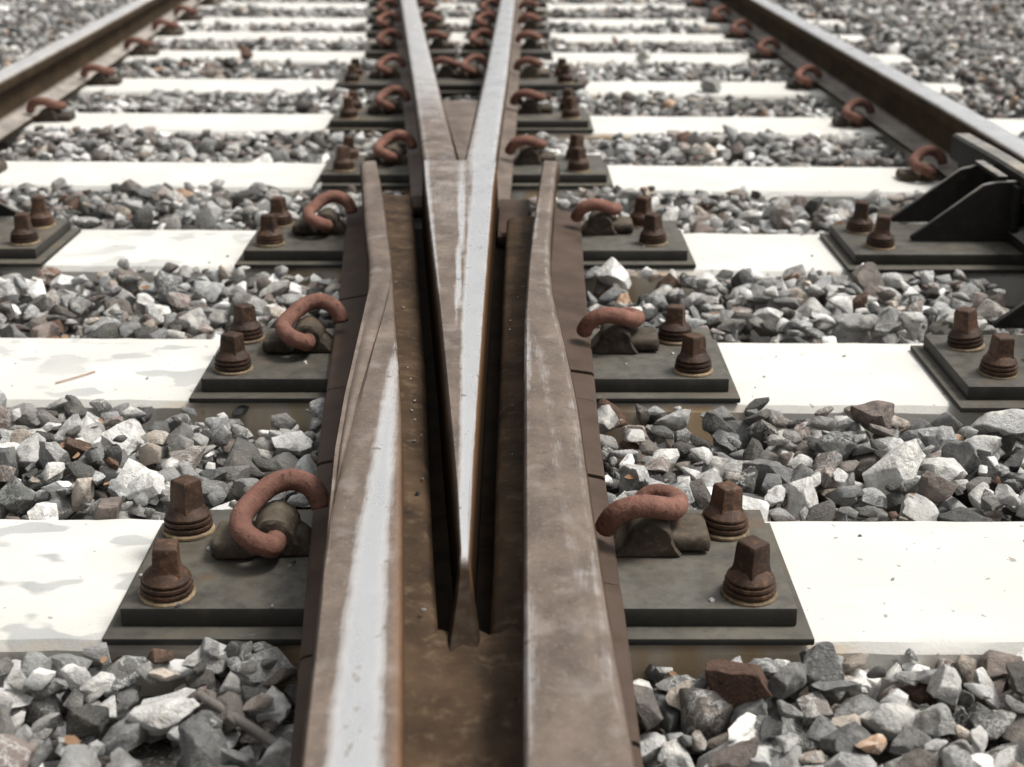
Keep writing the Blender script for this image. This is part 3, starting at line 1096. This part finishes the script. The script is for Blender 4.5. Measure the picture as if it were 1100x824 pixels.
zones(lambda a, b, w, ar: drop(int(ar * 900), .020 if a < 1.5 else .018, .046 if a < 1.5 else .041, a, b, -w, w))
zones(lambda a, b, w, ar: drop(int(ar * 1700), .014, .032, a, b, -w, w))
zones(lambda a, b, w, ar: drop(int(ar * 1700), .010, .021, a, b, -w, w, .004))
drop(5000, .011, .026, .70, 1.75, -1.0, 1.0)
drop(2600, .005, .011, .8, 2.6, -1.3, 1.3, .004)

# single stones that lie on sleepers, plates or against them in the photograph (x, y, z, r, kind)
EXTRA = [(.176, 2.40, .005, .040, 3), (.640, 1.72, .004, .042, 5), (-.235, 1.135, -.004, .040, 8), (-.275, 1.150, -.006, .034, 11), (-.215, 1.745, .002, .036, 14),
         (-.250, 1.760, .0, .030, 20), (.255, 3.05, .0, .030, 9), (.21, 4.50, .02, .035, 12), (.200, 1.105, -.012, .034, 17), (-1.19, 3.72, .0, .045, 21),
         (-.95, 5.19, .022, .034, 6), (.63, 4.47, .015, .040, 2), (-.80, 2.96, -.004, .030, 24), (.115, 5.30, .03, .030, 28), (.47, 5.18, .018, .036, 30)]
PIN = [800, 420, 220, 700, 820, 220, 400, 520, 982, 820, 982, 400, 600, 420, 700]
ex0 = len(stones)
for x, y, z, r, k in EXTRA:
    stones.append((x, y, z, r, rng.uniform(0, 6.28), rng.normal(0, .25), rng.normal(0, .25), k))

for i, a, b, f, k in CP[:3]:
    for q in range(20):
        gx_, gy_ = random.uniform(a, b), random.uniform(f, k)
        if interp(FL, gy_) - .01 < gx_ < interp(FR, gy_) + .01:
            continue
        r_ = random.uniform(.0012, .0034)
        stones.append((gx_, gy_, .028 + r_ * .4, r_, rng.uniform(0, 6.28), 0, 0, int(rng.integers(NS))))
for q in range(24):
    gy_ = random.uniform(.8, 2.3)
    gx_ = random.choice((interp(WL_IN, gy_) + random.uniform(.004, .022), interp(WR_IN, gy_) - random.uniform(.004, .022)))
    r_ = random.uniform(.0010, .0028)
    stones.append((gx_, gy_, .089, r_, rng.uniform(0, 6.28), 0, 0, int(rng.integers(NS))))
for q in range(60):
    i = random.randrange(0, 4)
    gx_ = random.uniform(-1.0, .9)
    r_ = random.uniform(.0010, .0032)
    stones.append((gx_, SLY[i] + random.uniform(-.11, .11), r_ * .4, r_, rng.uniform(0, 6.28), 0, 0, int(rng.integers(NS))))

bed = None
bm = bmesh.new()
st = 8
vv = {}
for i in range(0, nx, st):
    for j in range(0, ny, st):
        vv[i, j] = bm.verts.new((gx[i], gy[j], T[i, j] - .062))
for (i, j), v in list(vv.items()):
    if (i + st, j + st) in vv:
        bm.faces.new((v, vv[i + st, j], vv[i + st, j + st], vv[i, j + st]))
bed = link('ballast_bed', bm_mesh(bm, 'ballast_bed', 60), 'bed')
bed['kind'] = 'structure'

S = np.array([s[:7] for s in stones])
KND = np.array([s[7] for s in stones])
# which stones show largest from the photograph's standpoint
cp, sp_ = math.cos(R(PITCH)), math.sin(R(PITCH))
dz = CAM_H - S[:, 2]
depth = S[:, 1] * cp + dz * sp_
px = 550 + 1528 * S[:, 0] / depth
py = 412 + 1528 * (dz * cp - S[:, 1] * sp_) / depth
ii = np.clip(((S[:, 0] - GX0) / RES).astype(int), 0, nx - 1)
jj = np.clip(((S[:, 1] - GY0) / RES).astype(int), 0, ny - 1)
topz = S[:, 2] + .72 * .72 * S[:, 3]
exposed = (Hm[ii, jj] - topz) < .004
exposed[ex0:ex0 + len(EXTRA)] = True
exposed[ex0 + len(EXTRA):] = False
score = S[:, 3] / depth
score[(px < -10) | (px > 1110) | (py < 5) | (py > 835) | ~exposed] = 0
order = np.argsort(-score)
single = np.zeros(len(S), bool)
single[order[:300]] = True
single[ex0:ex0 + len(EXTRA)] = True
if single.sum() > 300:
    extra = [k for k in order[:300][::-1] if k < ex0][:int(single.sum()) - 300]
    single[extra] = False

for k in np.nonzero(single)[0]:
    x, y, z, r, yaw, tx, ty = S[k]
    o = bpy.data.objects.new('stone', near_me[KND[k]])
    o.location = (x, y, z)
    o.rotation_euler = (tx, ty, yaw)
    o.scale = (r * 1.12, r * 1.12, r * 1.12)
    COL.objects.link(o)
    if k >= ex0:
        o.pass_index = PIN[k - ex0]
    o.parent = bed


def euler_mats(tx, ty, yaw):
    cx, sx, cy, sy, cz, sz = np.cos(tx), np.sin(tx), np.cos(ty), np.sin(ty), np.cos(yaw), np.sin(yaw)
    m = np.empty((len(tx), 3, 3))
    m[:, 0, 0] = cz * cy
    m[:, 0, 1] = cz * sy * sx - sz * cx
    m[:, 0, 2] = cz * sy * cx + sz * sx
    m[:, 1, 0] = sz * cy
    m[:, 1, 1] = sz * sy * sx + cz * cx
    m[:, 1, 2] = sz * sy * cx - cz * sx
    m[:, 2, 0] = -sy
    m[:, 2, 1] = cy * sx
    m[:, 2, 2] = cy * cx
    return m


VV, FF, TT, off = [], [], [], 0
rest = ~single
for near in (True, False):
    sel0 = rest & ((S[:, 1] < 3.6) == near)
    data = mid_data if near else far_data
    for k in range(NS):
        sel = np.nonzero(sel0 & (KND == k))[0]
        if len(sel) == 0:
            continue
        V, F = data[k]
        m = euler_mats(S[sel, 5], S[sel, 6], S[sel, 4])
        P = np.einsum('nij,vj->nvi', m, V) * (S[sel, 3] * 1.12)[:, None, None] + S[sel, None, 0:3]
        n = len(sel)
        FF.append((F[None] + (off + np.arange(n) * len(V))[:, None, None]).reshape(-1, 3))
        VV.append(P.reshape(-1, 3))
        TT.append(np.repeat(rng.random(n), len(V)))
        off += n * len(V)
VV, FF, TT = np.concatenate(VV), np.concatenate(FF), np.concatenate(TT)
me = bpy.data.meshes.new('small_ballast')
me.vertices.add(len(VV))
me.vertices.foreach_set('co', VV.astype(np.float32).ravel())
me.loops.add(len(FF) * 3)
me.loops.foreach_set('vertex_index', FF.astype(np.int32).ravel())
me.polygons.add(len(FF))
me.polygons.foreach_set('loop_start', np.arange(0, len(FF) * 3, 3, dtype=np.int32))
at = me.attributes.new('tint', 'FLOAT', 'POINT')
at.data.foreach_set('value', TT.astype(np.float32))
me.update(calc_edges=True)
sb = link('small_ballast', me, 'stone', bed)
sb['kind'] = 'stuff'
print('stones', len(S), 'tris', len(FF))

# ------------------------------------------------------------------ leaf litter and twigs
bm = bmesh.new()
for k in range(260):
    y = random.uniform(.95, 4.5)
    x = random.uniform(-.5, .5) * (y + .6) * .9
    if random.random() < .55:
        x = -abs(x)
    ci, cj = int((x - GX0) / RES), int((y - GY0) / RES)
    if forbid[ci, cj]:
        continue
    z = Hm[ci, cj] + .001
    s = random.uniform(.003, .0075)
    a = random.uniform(0, 6.28)
    t = Matrix.Translation((x, y, z)) @ Matrix.Rotation(a, 4, 'Z') @ Matrix.Rotation(random.uniform(-.7, .7), 4, 'X')
    pts = [(-1.5, 0, .1), (-.5, .7, 0), (.8, .6, -.1), (1.6, 0, .25), (.7, -.6, 0), (-.6, -.6, .05)]
    c = bm.verts.new(t @ Vector((0, 0, -.18 * s)))
    vs = [bm.verts.new(t @ (Vector(p) * s)) for p in pts]
    for q in range(6):
        bm.faces.new((c, vs[q], vs[(q + 1) % 6]))
lf = link('leaf_litter', bm_mesh(bm, 'leaf_litter', 60), 'leaf')
lf['kind'] = 'stuff'
tag(lf, 'scattered dry orange-brown leaf scraps lying among the ballast stones', 'leaf litter')

o = link('twig', tube_mesh('twig', [(-.272, 1.062, .014), (-.232, 1.028, .011), (-.185, .988, .008)], .0045, 8, 3), 'twig')
tag(o, 'short thick broken twig among the stones beside the left wing rail', 'twig')
o = link('twig', tube_mesh('twig', [(-.640, 1.868, .0022), (-.622, 1.885, .0028), (-.597, 1.915, .0022)], .0013, 6, 3), 'pale_twig')
tag(o, 'thin pale pinkish twig lying on the left end of the second sleeper', 'twig')
